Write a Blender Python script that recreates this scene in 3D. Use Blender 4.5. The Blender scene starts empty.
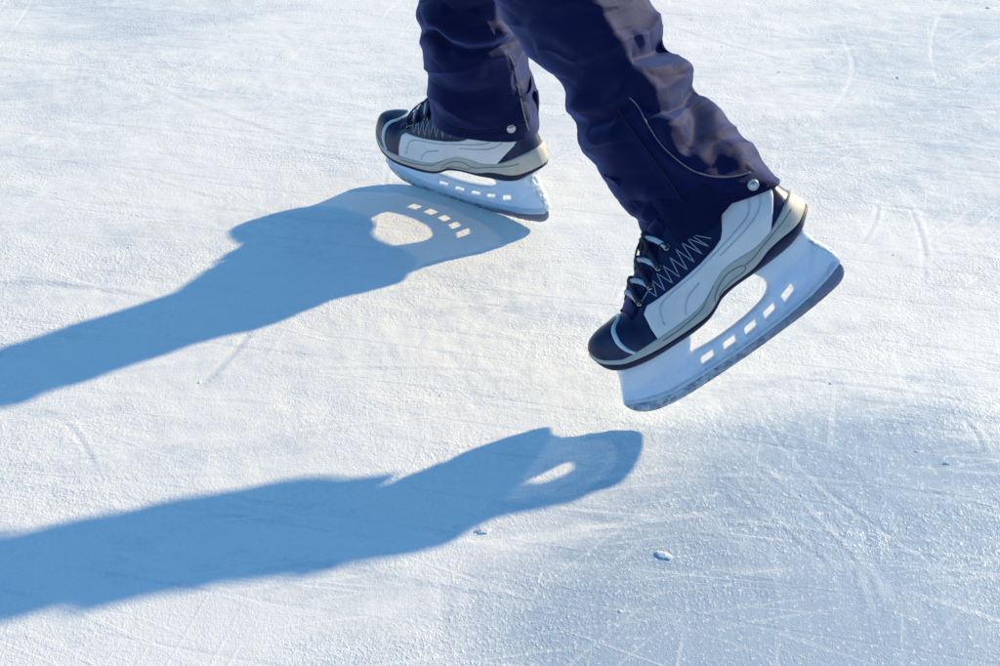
import bpy, bmesh, math, random
import numpy as np
from mathutils import Vector, Matrix, Euler, noise, geometry
from mathutils.bvhtree import BVHTree

random.seed(7)
rng = np.random.default_rng(11)
scene = bpy.context.scene
COL = scene.collection

# ------------------------------------------------------------------ constants
FPX, PITCH, CAM_H = 1569.65, 0.52644, 0.96311
SUN = Vector((1.8759, 1.4335, 1.0))                   # towards the sun
NEAR_ROT, NEAR_LOC = (-0.46901, -0.46462, 0.32517), (0.15397, 1.46015, 0.01130)
FAR_ROT, FAR_LOC = (0.14361, 0.02400, -0.63612), (-0.15668, 2.10816, 0.01050)
CP, SP = math.cos(PITCH), math.sin(PITCH)


def ray(px, py):
    a = (px - 500) / FPX
    b = -(py - 333) / FPX
    return Vector((0, 0, CAM_H)), Vector((a, CP + b * SP, -SP + b * CP))


def at_y(px, py, y):
    o, d = ray(px, py)
    return o + d * (y / d.y)


def on_ground(px, py, z=0.0):
    o, d = ray(px, py)
    return o + d * ((z - o.z) / d.z)


def project(P):
    x, y, z = P[:, 0], P[:, 1], P[:, 2] - CAM_H
    zc = y * CP - z * SP
    yc = y * SP + z * CP
    return np.stack([500 + FPX * x / zc, 333 - FPX * yc / zc], 1)


# ------------------------------------------------------------------ node helpers
def new_mat(name):
    m = bpy.data.materials.new(name)
    m.use_nodes = True
    nt = m.node_tree
    return m, nt, nt.nodes['Principled BSDF']


def nd(nt, typ, **kw):
    n = nt.nodes.new(typ)
    for k, v in kw.items():
        if hasattr(n, k) and k not in ('Scale',):
            setattr(n, k, v)
        else:
            n.inputs[k.replace('_', ' ')].default_value = v
    return n


def ramp(nt, src, p0, p1, c0=(0, 0, 0, 1), c1=(1, 1, 1, 1)):
    r = nt.nodes.new('ShaderNodeValToRGB')
    r.color_ramp.elements[0].position = p0
    r.color_ramp.elements[1].position = p1
    r.color_ramp.elements[0].color = c0
    r.color_ramp.elements[1].color = c1
    nt.links.new(src, r.inputs[0])
    return r.outputs[0]


def mixc(nt, fac, a, b, blend='MIX'):
    m = nt.nodes.new('ShaderNodeMix')
    m.data_type = 'RGBA'
    m.blend_type = blend
    for sock, v in ((m.inputs[0], fac), (m.inputs[6], a), (m.inputs[7], b)):
        if hasattr(v, 'links'):
            nt.links.new(v, sock)
        else:
            sock.default_value = v
    return m.outputs[2]


def math_n(nt, op, a, b=0.0):
    m = nt.nodes.new('ShaderNodeMath')
    m.operation = op
    for sock, v in ((m.inputs[0], a), (m.inputs[1], b)):
        if hasattr(v, 'links'):
            nt.links.new(v, sock)
        else:
            sock.default_value = v
    return m.outputs[0]


def coords(nt, scale=(1, 1, 1), rot=(0, 0, 0)):
    t = nt.nodes.new('ShaderNodeTexCoord')
    mp = nt.nodes.new('ShaderNodeMapping')
    mp.inputs['Scale'].default_value = scale
    mp.inputs['Rotation'].default_value = rot
    nt.links.new(t.outputs['Object'], mp.inputs[0])
    return mp.outputs[0]


def aligned(nt, length, width, ang):
    """noise space whose cells are length x width metres, turned by ang about z"""
    t = nt.nodes.new('ShaderNodeTexCoord')
    mp = nt.nodes.new('ShaderNodeMapping')
    mp.vector_type = 'TEXTURE'
    mp.inputs['Scale'].default_value = (length, width, 1)
    mp.inputs['Rotation'].default_value = (0, 0, ang)
    nt.links.new(t.outputs['Object'], mp.inputs[0])
    return mp.outputs[0]


def noise_n(nt, vec, scale, detail=4, rough=.55, dist=0.0):
    n = nt.nodes.new('ShaderNodeTexNoise')
    n.inputs['Scale'].default_value = scale
    n.inputs['Detail'].default_value = detail
    n.inputs['Roughness'].default_value = rough
    n.inputs['Distortion'].default_value = dist
    nt.links.new(vec, n.inputs['Vector'])
    return n.outputs['Fac']


def bump_n(nt, h, strength, distance, normal=None):
    b = nt.nodes.new('ShaderNodeBump')
    b.inputs['Strength'].default_value = strength
    b.inputs['Distance'].default_value = distance
    nt.links.new(h, b.inputs['Height'])
    if normal is not None:
        nt.links.new(normal, b.inputs['Normal'])
    return b.outputs[0]


def simple_mat(name, col, rough, var=.15, bump=0.0003, scale=60, metallic=0.0, spec=.5, coat=0.0, scuff=0.0, scuff_col=(.5, .55, .62, 1)):
    m, nt, p = new_mat(name)
    v = coords(nt)
    n = noise_n(nt, v, scale, 5, .6)
    c0 = tuple(c * (1 - var) for c in col) + (1,)
    c1 = tuple(min(1, c * (1 + var)) for c in col) + (1,)
    c = ramp(nt, n, .3, .7, c0, c1)
    if scuff:
        s = noise_n(nt, coords(nt, (1, 1, 2.2)), scale * 2.2, 8, .75)
        s2 = noise_n(nt, v, 14, 3, .6)
        f = math_n(nt, 'MULTIPLY', ramp(nt, s, .56, .66), ramp(nt, s2, .42, .62))
        c = mixc(nt, math_n(nt, 'MULTIPLY', f, scuff), c, scuff_col)
    nt.links.new(c, p.inputs['Base Color'])
    r = ramp(nt, n, .2, .8, (rough * .8,) * 3 + (1,), (min(1, rough * 1.2),) * 3 + (1,))
    nt.links.new(r, p.inputs['Roughness'])
    p.inputs['Metallic'].default_value = metallic
    p.inputs['Specular IOR Level'].default_value = spec
    if max(col) < .1:
        p.inputs['Specular Tint'].default_value = (.6, .66, 1, 1)
    p.inputs['Coat Weight'].default_value = coat
    p.inputs['Coat Roughness'].default_value = .15
    fine = noise_n(nt, v, scale * 9, 3, .6)
    nt.links.new(bump_n(nt, fine, .5, bump), p.inputs['Normal'])
    return m


def fabric_mat(name, col, edge, rough=.6):
    m, nt, p = new_mat(name)
    v = coords(nt)
    big = noise_n(nt, v, 9, 4, .6)
    mid = noise_n(nt, v, 80, 4, .7)
    c = mixc(nt, ramp(nt, big, .3, .7), tuple(x * .8 for x in col) + (1,), tuple(x * 1.2 for x in col) + (1,))
    c = mixc(nt, math_n(nt, 'MULTIPLY', ramp(nt, mid, .55, .8), .12), c, tuple(edge) + (1,))
    nt.links.new(c, p.inputs['Base Color'])
    p.inputs['Roughness'].default_value = rough
    p.inputs['Specular IOR Level'].default_value = .15
    p.inputs['Specular Tint'].default_value = (.25, .3, 1, 1)
    p.inputs['Sheen Weight'].default_value = .48
    p.inputs['Sheen Roughness'].default_value = .48
    p.inputs['Sheen Tint'].default_value = (.24, .36, 1, 1)
    w = nt.nodes.new('ShaderNodeTexWave')
    w.inputs['Scale'].default_value = 420
    w.inputs['Distortion'].default_value = 1.5
    w.bands_direction = 'DIAGONAL'
    nt.links.new(v, w.inputs['Vector'])
    b1 = bump_n(nt, w.outputs['Fac'], .25, .0006)
    cr = noise_n(nt, coords(nt, (1, 1, 1.6)), 34, 5, .62, .6)
    b2 = bump_n(nt, cr, .35, .0030, b1)
    nt.links.new(b2, p.inputs['Normal'])
    return m


M = {}
M['trouser'] = fabric_mat('navy_trouser_cloth', (.0060, .0068, .040), (.012, .015, .065), .62)
M['gaiter'] = fabric_mat('navy_liner_cloth', (.006, .006, .026), (.014, .014, .045), .6)
M['leather'] = simple_mat('navy_leather', (.0075, .009, .042), .34, .3, .0004, 45, coat=.06, scuff=.22, scuff_col=(.05, .06, .14, 1))
M['mesh'] = fabric_mat('navy_boot_mesh', (.007, .0075, .036), (.03, .032, .10), .6)
M['panel'] = simple_mat('silver_panel', (.78, .72, .73), .38, .06, .0002, 30, spec=.5, scuff=.25, scuff_col=(.36, .42, .5, 1))
M['groove'] = simple_mat('panel_groove', (.50, .52, .58), .5, .1)
M['stripe'] = simple_mat('reflective_stripe', (.62, .68, .75), .35, .08)
M['midsole'] = simple_mat('grey_midsole', (.50, .46, .42), .48, .1, .0004, 50, scuff=.3, scuff_col=(.22, .22, .22, 1))
M['sole_line'] = simple_mat('midsole_line', (.16, .16, .17), .5, .1)
M['outsole'] = simple_mat('navy_outsole', (.007, .008, .034), .42, .2, scuff=.2, scuff_col=(.06, .07, .15, 1))
M['thread'] = simple_mat('white_thread', (.36, .40, .54), .6, .1)
M['lace'] = simple_mat('pale_lace', (.40, .46, .56), .7, .2, .0006, 160)
M['lace_dark'] = simple_mat('dark_lace', (.012, .014, .035), .65, .2, .0006, 160)
M['brass'] = simple_mat('dull_metal', (.55, .50, .38), .35, .1, metallic=1.0)
M['snap'] = simple_mat('snap_metal', (.52, .52, .53), .48, .12, .0002, 120, metallic=.9)
M['piping'] = simple_mat('grey_piping', (.15, .15, .20), .6, .2)
M['seam'] = simple_mat('dark_seam', (.006, .007, .02), .7, .2)
M['snow'] = simple_mat('packed_snow', (.82, .85, .88), .6, .06, .002, 90)


def holder_mat():
    m, nt, p = new_mat('white_holder_plastic')
    v = coords(nt)
    n = noise_n(nt, v, 25, 5, .65)
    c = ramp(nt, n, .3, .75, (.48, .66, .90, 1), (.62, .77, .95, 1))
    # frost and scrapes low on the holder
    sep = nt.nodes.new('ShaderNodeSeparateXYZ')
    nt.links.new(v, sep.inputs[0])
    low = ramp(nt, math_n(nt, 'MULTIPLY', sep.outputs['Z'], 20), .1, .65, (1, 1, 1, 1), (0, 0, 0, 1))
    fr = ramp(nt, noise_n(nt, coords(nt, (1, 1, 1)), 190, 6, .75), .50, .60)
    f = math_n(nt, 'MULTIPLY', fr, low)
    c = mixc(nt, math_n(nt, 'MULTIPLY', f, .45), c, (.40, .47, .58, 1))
    nt.links.new(c, p.inputs['Base Color'])
    p.inputs['Roughness'].default_value = .33
    tr = nt.nodes.new('ShaderNodeBsdfTransparent')
    tr.inputs[0].default_value = (.90, .95, 1, 1)
    mx = nt.nodes.new('ShaderNodeMixShader')
    mx.inputs[0].default_value = .31
    out = [q for q in nt.nodes if q.type == 'OUTPUT_MATERIAL'][0]
    nt.links.new(p.outputs[0], mx.inputs[1])
    nt.links.new(tr.outputs[0], mx.inputs[2])
    nt.links.new(mx.outputs[0], out.inputs[0])
    p.inputs['Subsurface Weight'].default_value = .55
    p.inputs['Subsurface Radius'].default_value = (.014, .011, .009)
    p.inputs['Subsurface Scale'].default_value = 1.0
    nt.links.new(bump_n(nt, math_n(nt, 'ADD', n, math_n(nt, 'MULTIPLY', fr, .15)), .35, .0012), p.inputs['Normal'])
    return m


def runner_mat():
    m, nt, p = new_mat('frosted_steel')
    v = coords(nt)
    fr = noise_n(nt, coords(nt, (1, 1, 1.5)), 120, 7, .8)
    sep = nt.nodes.new('ShaderNodeSeparateXYZ')
    nt.links.new(v, sep.inputs[0])
    front = ramp(nt, math_n(nt, 'MULTIPLY', sep.outputs['X'], 4), .35, .95, (1, 1, 1, 1), (.08, .08, .08, 1))
    f = math_n(nt, 'MULTIPLY', ramp(nt, fr, .40, .58), front)
    c = mixc(nt, f, (.17, .18, .27, 1), (.46, .53, .62, 1))
    nt.links.new(c, p.inputs['Base Color'])
    nt.links.new(math_n(nt, 'SUBTRACT', .55, math_n(nt, 'MULTIPLY', f, .5)), p.inputs['Metallic'])
    p.inputs['Roughness'].default_value = .42
    nt.links.new(bump_n(nt, fr, .4, .001), p.inputs['Normal'])
    return m


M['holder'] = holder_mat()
M['runner'] = runner_mat()


# ------------------------------------------------------------------ mesh helpers
def mesh_obj(name, verts, faces, mat, parent=None, smooth=True):
    me = bpy.data.meshes.new(name)
    me.from_pydata([tuple(v) for v in verts], [], faces)
    me.update()
    bm = bmesh.new()
    bm.from_mesh(me)
    bmesh.ops.recalc_face_normals(bm, faces=bm.faces)
    bm.to_mesh(me)
    bm.free()
    me.materials.append(mat)
    if smooth:
        me.polygons.foreach_set('use_smooth', [True] * len(me.polygons))
    o = bpy.data.objects.new(name, me)
    COL.objects.link(o)
    if parent:
        o.parent = parent
    return o


class MB:
    def __init__(s):
        s.v, s.f = [], []

    def add(s, verts, faces):
        k = len(s.v)
        s.v += [Vector(v) for v in verts]
        s.f += [tuple(i + k for i in f) for f in faces]

    def grid(s, rows, closed=False):
        """rows: list of equal-length point lists"""
        n = len(rows[0])
        k = len(s.v)
        for r in rows:
            s.v += [Vector(p) for p in r]
        for i in range(len(rows) - 1):
            for j in range(n if closed else n - 1):
                a, b = k + i * n + j, k + i * n + (j + 1) % n
                s.f.append((a, b, b + n, a + n))

    def tube(s, pts, r, seg=8, flat=1.0, up=None):
        pts = [Vector(p) for p in pts]
        rows = []
        for i, p in enumerate(pts):
            t = (pts[min(i + 1, len(pts) - 1)] - pts[max(i - 1, 0)]).normalized()
            u = Vector(up[i]) if up else Vector((0, 0, 1))
            if abs(t.dot(u)) > .97:
                u = Vector((0, 1, 0))
            a = t.cross(u).normalized()
            b = a.cross(t).normalized()
            rr = r[i] if hasattr(r, '__len__') else r
            rows.append([p + a * (rr * math.cos(q)) + b * (rr * flat * math.sin(q)) for q in [2 * math.pi * k / seg for k in range(seg)]])
        k = len(s.v)
        s.grid(rows, True)
        s.f.append(tuple(k + i for i in range(seg))[::-1])
        e = k + (len(pts) - 1) * seg
        s.f.append(tuple(e + i for i in range(seg)))

    def build(s, name, mat, parent=None, smooth=True):
        return mesh_obj(name, s.v, s.f, mat, parent, smooth)


def empty(name, loc, rot=(0, 0, 0)):
    o = bpy.data.objects.new(name, None)
    o.empty_display_size = .05
    COL.objects.link(o)
    o.location = loc
    o.rotation_euler = rot
    return o


def crv(pts):
    xs = np.array([p[0] for p in pts], float)
    ys = np.array([p[1] for p in pts], float)
    # monotone cubic (PCHIP)
    h = np.diff(xs)
    d = np.diff(ys) / h
    m = np.zeros(len(xs))
    m[0], m[-1] = d[0], d[-1]
    for i in range(1, len(xs) - 1):
        if d[i - 1] * d[i] > 0:
            w1, w2 = 2 * h[i] + h[i - 1], h[i] + 2 * h[i - 1]
            m[i] = (w1 + w2) / (w1 / d[i - 1] + w2 / d[i])

    def f(x):
        x = min(max(float(x), xs[0]), xs[-1])
        i = min(max(int(np.searchsorted(xs, x)) - 1, 0), len(xs) - 2)
        t = (x - xs[i]) / h[i]
        return float((2 * t**3 - 3 * t**2 + 1) * ys[i] + (t**3 - 2 * t**2 + t) * h[i] * m[i] + (-2 * t**3 + 3 * t**2) * ys[i + 1] + (t**3 - t**2) * h[i] * m[i + 1])
    return f


def spline(pts, n):
    """Catmull-Rom through points (any dimension), n samples per span"""
    P = [np.array(p, float) for p in pts]
    out = []
    for i in range(len(P) - 1):
        p0, p1, p2, p3 = P[max(i - 1, 0)], P[i], P[i + 1], P[min(i + 2, len(P) - 1)]
        for k in range(n):
            t = k / n
            out.append(.5 * ((2 * p1) + (-p0 + p2) * t + (2 * p0 - 5 * p1 + 4 * p2 - p3) * t * t + (-p0 + 3 * p1 - 3 * p2 + p3) * t**3))
    out.append(P[-1])
    return out


# ------------------------------------------------------------------ ICE SKATE (mm, x from toe to heel, z up)
XT, XH = -10.5, 275.0
ZB = crv([(-10.5, 79), (-7, 66), (3, 56.5), (16, 53), (44, 51), (88, 51.5), (115, 54.5), (126.5, 59), (139, 65.5), (162, 69.5), (194, 70.5), (227, 73.5), (254, 80), (264, 87), (275, 94)])
ZO = crv([(-10.5, 84), (-7, 75), (3, 67.5), (16, 62), (60, 58.8), (108, 60), (120, 62), (130, 66.5), (141.5, 72.5), (185, 76.5), (197, 80), (209, 84.8), (226, 88), (248, 90.5), (264, 96), (275, 101)])
ZM = crv([(-10.5, 87), (-7, 79.5), (3, 72.5), (17, 67.5), (56, 68.8), (105, 72), (122, 77), (140, 86.6), (156, 93.6), (171, 95.4), (196, 95), (220, 100.3), (239, 109.4), (260, 119.5), (275, 124)])
ZT = crv([(-10.5, 90), (-8, 94), (-4, 98), (3, 101), (15, 103.3), (29, 104), (44, 106), (52, 110), (61, 118), (79, 133), (96, 148), (108, 158), (122, 171), (140, 176), (225, 174), (242, 168), (251, 160), (256, 150), (260, 140), (267, 125), (272, 113), (275, 100)])
W = crv([(-10.5, 5), (-8.5, 11.5), (-5, 17), (0, 22), (8, 27), (20, 34), (40, 41), (60, 43.5), (90, 43), (130, 38.5), (170, 34.5), (210, 34), (235, 33), (252, 28.5), (263, 21), (270, 13.5), (275, 5)])
NEXP = crv([(-10.5, 2.2), (20, 2.7), (50, 2.5), (90, 2.15), (130, 2.4), (200, 3.0), (275, 2.2)])


def WR(x):
    """half width on the far (+y) side, fuller round the ball of the foot"""
    return W(x) * (1 + .0 * min(max((x + 10) / 14, 0), 1) * min(max((118 - x) / 50, 0), 1))


def boot(x, phi, off=0.0):
    def S(x, phi):
        zb, zt, w, n = ZB(x) + 3, ZT(x), W(x), NEXP(x)
        c, s = math.cos(phi), max(math.sin(phi), 0)
        if c < 0:
            w = WR(x)
        z = zb + (zt - zb) * s ** (2 / n)
        y = -w * math.copysign(abs(c) ** (2 / n), c) * (1 - .26 * min(max((z - 118) / 40, 0), 1) * (1 if x > 100 else max(0, (x - 70) / 30)))
        return Vector((x, y, z))
    p = S(x, phi)
    if off:
        e = .6
        x0, x1 = max(x - e, XT), min(x + e, XH)
        f0, f1 = max(phi - .02, 0.0), min(phi + .02, math.pi)
        nrm = (S(x1, phi) - S(x0, phi)).cross(S(x, f1) - S(x, f0))
        if nrm.length > 1e-9:
            nrm.normalize()
            ctr = Vector((x if 0 < x < 260 else (30 if x <= 0 else 230), 0, ZB(x) + 20))
            if nrm.dot(p - ctr) < 0:
                nrm = -nrm
            p = p + nrm * off
    return p


def side(x, z, sgn, off=0.0):
    """point on the boot side at height z; sgn -1 = near side of the left boot"""
    x = min(max(x, XT), XH)
    zb, zt, n = ZB(x) + 3, ZT(x), NEXP(x)
    s = min(max((z - zb) / max(zt - zb, 1e-3), 0), 1) ** (n / 2)
    ph = math.asin(s)
    return boot(x, ph if sgn < 0 else math.pi - ph, off)


S1 = .001
XBACK = crv([(60, 275), (95, 275), (103, 274.3), (112, 272.2), (125, 267), (140, 260)])


def sc(pts):
    return [Vector(p) * S1 for p in pts]


def cosx(n, a=XT, b=XH):
    return [a + (b - a) * (.5 - .5 * math.cos(math.pi * i / (n - 1))) for i in range(n)]


def patch(mb, fn, nu, nv, off, sgn):
    """fn(u,v)->(x,z); raised patch on the boot side with folded edge"""
    rows = []
    for i in range(-1, nu + 1):
        u = min(max(i, 0), nu - 1) / (nu - 1)
        row = []
        for j in range(-1, nv + 1):
            v = min(max(j, 0), nv - 1) / (nv - 1)
            edge = i in (-1, nu) or j in (-1, nv)
            nearedge = i in (0, nu - 1) or j in (0, nv - 1)
            x, z = fn(u, v)
            row.append(side(x, z, sgn, -.6 if edge else off * (.72 if nearedge else 1)) * S1)
        rows.append(row)
    mb.grid(rows)


def shell_rows(zlo, zhi, prof, n=110):
    """closed band round the boot's plan outline; prof = [(t, outward mm)]"""
    xs = cosx(n)
    loop = [(x, -W(x)) for x in xs] + [(x, WR(x)) for x in xs[::-1]]
    k = len(loop)
    rows = []
    nr = []
    for i in range(k):
        a, b = loop[i - 1], loop[(i + 1) % k]
        t = Vector((b[0] - a[0], b[1] - a[1], 0))
        nn = Vector((t.y, -t.x, 0)).normalized()
        nr.append(nn)
    for t, o in prof:
        row = []
        for i in range(k):
            x, y = loop[i]
            z = zlo(x) + (zhi(x) - zlo(x)) * t
            # squeeze the loop to the boot section at this height
            e = min(max((x - 228) / 47, 0), 1)
            x = x - e * e * (275 - XBACK(z))
            oo = o * (.75 + .25 * min(max((loop[i][0] + 11) / 16, 0), 1))
            row.append(Vector((x + nr[i].x * oo, y + nr[i].y * oo, z)) * S1)
        rows.append(row)
    return rows


def polyline_len(pts):
    return sum((pts[i + 1] - pts[i]).length for i in range(len(pts) - 1))


def plate(mb, outline, holes, hfun, step=4.0):
    """extruded plate in the x-z plane with variable half thickness"""
    def inside(p, poly):
        c = False
        j = len(poly) - 1
        for i in range(len(poly)):
            if (poly[i][1] > p[1]) != (poly[j][1] > p[1]) and p[0] < (poly[j][0] - poly[i][0]) * (p[1] - poly[i][1]) / (poly[j][1] - poly[i][1]) + poly[i][0]:
                c = not c
            j = i
        return c

    def resample(poly):
        out = []
        for i in range(len(poly)):
            a, b = np.array(poly[i], float), np.array(poly[(i + 1) % len(poly)], float)
            n = max(1, int(np.linalg.norm(b - a) / step))
            for k in range(n):
                out.append(tuple(a + (b - a) * k / n))
        return out
    loops = [resample(outline)] + [resample(h) for h in holes]
    V, Eg = [], []
    for L in loops:
        k = len(V)
        V += L
        Eg += [(k + i, k + (i + 1) % len(L)) for i in range(len(L))]
    nb = len(V)
    B = np.array(V)
    xs = [p[0] for p in outline]
    zs = [p[1] for p in outline]
    for x in np.arange(min(xs), max(xs), step):
        for z in np.arange(min(zs), max(zs), step):
            p = (x + .5 * step * (int(z / step) % 2), z)
            if inside(p, loops[0]) and not any(inside(p, h) for h in loops[1:]) and np.min(np.hypot(B[:, 0] - p[0], B[:, 1] - p[1])) > step * .6:
                V.append(p)
    vo, eo, fo, *_ = geometry.delaunay_2d_cdt([Vector(v) for v in V], Eg, [], 0, 1e-5)
    tris = []
    for f in fo:
        c = sum((vo[i] for i in f), Vector((0, 0))) / len(f)
        if inside(c, loops[0]) and not any(inside(c, h) for h in loops[1:]):
            tris.append(tuple(f))
    cnt = {}
    for f in tris:
        for i in range(3):
            e = tuple(sorted((f[i], f[(i + 1) % 3])))
            cnt[e] = cnt.get(e, 0) + 1
    bnd = [e for e, c in cnt.items() if c == 1]
    bv = {i for e in bnd for i in e}
    n = len(vo)
    verts = []
    for s in (-1, 1):
        for i, v in enumerate(vo):
            h = hfun(v.x, v.y)
            if i in bv:
                h = max(h - .8, h * .6)
            verts.append(Vector((v.x, s * h, v.y)) * S1)
    faces = [f for f in tris] + [tuple(i + n for i in f[::-1]) for f in tris] + [(a, b, b + n, a + n) for a, b in bnd]
    mb.add(verts, faces)


def lerp_poly(poly, t):
    """poly: list of (x,z); t in 0..1 by index arc length"""
    P = [Vector(p) for p in poly]
    L = [0.0]
    for i in range(len(P) - 1):
        L.append(L[-1] + (P[i + 1] - P[i]).length)
    d = t * L[-1]
    for i in range(len(P) - 1):
        if d <= L[i + 1] or i == len(P) - 2:
            k = (d - L[i]) / max(L[i + 1] - L[i], 1e-9)
            return P[i].lerp(P[i + 1], min(max(k, 0), 1))


def make_skate():
    root = empty('ice_skate', (0, 0, 0))
    # --- boot: one continuous leather body
    mb = MB()
    xs = cosx(130)
    rows = [[boot(x, math.pi * j / 56) * S1 for j in range(57)] for x in xs]
    mb.grid(rows)
    bo = mb.build('boot', M['leather'], root)
    # --- outsole with sole plate
    mb = MB()
    zz = lambda x: ZB(x)
    rows = shell_rows(ZB, ZO, [(0, -9), (.03, -5.5), (.14, -1.5), (.3, 1.2), (.55, 2.8), (.85, 3.2), (1.0, 2.6), (1.04, .2)])
    mb.grid(rows, True)
    k = len(rows[0]) // 2
    bot = rows[0]
    mb.grid([[bot[i] for i in range(k)], [Vector((bot[i].x, 0, bot[i].z)) for i in range(k)], [bot[2 * k - 1 - i] for i in range(k)]])
    mb.build('outsole', M['outsole'], root)
    # --- midsole band
    mb = MB()
    mb.grid(shell_rows(ZO, ZM, [(-.02, .2), (.0, 2.4), (.12, 3.1), (.3, 3.3), (.55, 2.6), (.8, 2.2), (.93, 2.1), (1.0, 1.2), (1.02, -1.5)]), True)
    ms = mb.build('midsole', M['midsole'], root)
    # moulded lines on the midsole
    for sg in (-1, 1):
        for poly in ([(130.3, 68.8), (133, 73.5), (139.8, 79.2), (148, 83.8), (157.8, 87.1), (168, 87.5), (174.5, 86.6), (178.5, 84), (177, 81), (172, 79.2), (159.3, 78.6), (145.3, 75.7), (137, 72.2)],
                     [(60, 64.2), (85, 65.4), (113, 70.0), (124, 76.2), (138, 84.5)],
                     [(180, 85), (190, 86.2), (206, 92), (220, 96.5), (240, 103), (256, 109)]):
            pts = spline(poly, 5)
            tub = []
            for x, z in pts:
                t = (z - ZO(x)) / max(ZM(x) - ZO(x), 1)
                o = float(np.interp(t, [0, .12, .3, .55, .8, 1], [2.4, 3.1, 3.3, 2.6, 2.2, 1.2])) + .1
                tub.append(Vector((x, -(W(x) + o) if sg < 0 else WR(x) + o, z)) * S1)
            mb = MB()
            mb.tube(tub, .00055, 6)
            mb.build('moulded_line', M['sole_line'], ms)
    # --- silver side panels
    bottom = [(56.5, 66.5), (80, 67.5), (105, 69.5), (122, 75), (140, 84.5), (156, 91.5), (171, 93.3), (196, 93), (222, 100)]
    right = [(222, 100), (235, 117), (246, 131), (253, 145), (254, 158), (250, 172)]
    top = [(58.5, 97.5), (66, 103.5), (80, 104), (107, 107), (138, 112), (160, 117.5), (172, 122.5), (178, 129), (183, 137), (190, 148), (196, 172)]
    left = [(56.5, 66.5), (56.2, 82), (58.5, 97.5)]
    upper = top + [(220, 172), (250, 172)]

    def coons(u, v):
        b_, t_ = lerp_poly(bottom, u), lerp_poly(top, u)
        l_, r_ = lerp_poly(left, v), lerp_poly([(222, 100), (235, 117), (246, 131), (252, 145), (254, 158), (250, 172)], v)
        # top edge: front half along the lace line, rear half under the trouser hem
        tt = lerp_poly(upper, u)
        c00, c10, c01, c11 = Vector(bottom[0]), Vector(bottom[-1]), Vector(top[0]), Vector(upper[-1])
        p = b_ * (1 - v) + tt * v + l_ * (1 - u) + r_ * u - (c00 * (1 - u) * (1 - v) + c10 * u * (1 - v) + c01 * (1 - u) * v + c11 * u * v)
        return p.x, p.y
    for sg in (-1, 1):
        mb = MB()
        patch(mb, coons, 90, 26, 1.5, sg)
        pn = mb.build('side_panel', M['panel'], root)
        for poly in ([(223, 152), (221, 142.3), (215.5, 132.7), (206, 125.8), (183, 118.7), (152.4, 111.5), (125, 105.5), (95, 101.5), (78, 96), (72, 86), (70, 76)],
                     [(237, 152), (235.1, 143.7), (229, 131.3), (214, 121.3), (189.9, 114), (161.3, 107.4)],
                     [(96, 74), (100, 82), (110, 90), (126, 95)]):
            mb = MB()
            mb.tube([side(x, z, sg, 1.35) * S1 for x, z in spline(poly, 5)], .0011, 8)
            mb.build('panel_line', M['groove'], pn)
    # --- toe cap and reflective stripe, wrapped over the toe
    xe = crv([(60, 30), (68, 28), (78, 20), (88, 17), (98, 18.5), (103, 23), (107, 40)])

    def cap_edge(phi):
        # back edge of the cap as a function of section angle
        s = math.sin(phi)
        z = 60 + 46 * s ** .78
        return xe(z)
    mb = MB()
    rows = []
    nu = 40
    for i in range(nu + 1):
        row = []
        for j in range(49):
            ph = math.pi * j / 48
            x1 = cap_edge(ph)
            u = (i / nu)
            x = XT + (x1 - XT) * (.5 - .5 * math.cos(math.pi * u)) if u < 1 else x1
            off = 1.3 if i < nu else -.3
            row.append(boot(x, ph, off if x > XT + .3 else .2) * S1)
        rows.append(row)
    mb.grid(rows)
    mb.build('toe_cap', M['leather'], root)
    mb = MB()
    rows = []
    for dx, of in ((-.3, .3), (.2, 1.9), (2.2, 2.2), (4.2, 1.9), (4.7, .0)):
        rows.append([boot(cap_edge(ph) + dx, ph, of) * S1 for ph in [math.pi * j / 70 for j in range(3, 68)]])
    mb.grid(rows)
    mb.build('reflective_stripe', M['stripe'], root)
    # --- quarter: dark mesh between cap, panel and laces, slightly raised tongue
    mb = MB()
    rows = []
    for i in range(41):
        x = 44 + 84 * i / 40
        hw = .62 - .12 * i / 40
        row = []
        for j in range(-1, 18):
            ph = math.pi / 2 + hw * (2 * min(max(j, 0), 16) / 16 - 1)
            row.append(boot(x, ph, -.5 if j in (-1, 17) else 2.2 + .9 * math.sin(math.pi * min(max(j, 0), 16) / 16) + .5 * math.sin(x * .5)) * S1)
        rows.append(row)
    mb.grid(rows)
    mb.build('tongue', M['mesh'], root)
    # --- heel counter
    def hc(u, v):
        lo = lerp_poly([(226, 104), (240, 112), (262, 121), (272, 124)], u)
        hi = lerp_poly([(257.5, 160), (258, 152), (260, 142), (262, 140)], u)
        return tuple(lo.lerp(hi, v))
    # --- eyelets, lacing and the zig-zag stitching
    eye = [(118, 145), (98.5, 131), (80, 118.5), (62, 109)]
    for sg in (-1, 1):
        for (x, z) in eye:
            p = side(x, z, sg, 1.2)
            q = side(x, z, sg, 3.2)
            nrm = (q - p).normalized()
            t = Vector((1, 0, .7)).cross(nrm).normalized()
            b = nrm.cross(t)
            mb = MB()
            ring = [p + (t * math.cos(a) + b * math.sin(a)) * 3.2 for a in [2 * math.pi * k / 14 for k in range(15)]]
            mb.tube(sc(ring), .0010, 6)
            e = mb.build('eyelet', M['brass'], root)
            mb = MB()
            lp = [side(x + 4 * math.cos(a) * .9 + (-2 if sg else 0), z - 1 + 5.5 * math.sin(a), sg, 1.2 + 2.2 * (math.sin(a) > -.4)) for a in [math.pi * k / 10 - .3 for k in range(12)]]
            mb.tube(sc(lp), .0015, 6)
            mb.build('eyelet_loop', M['lace_dark'], e)
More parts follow.
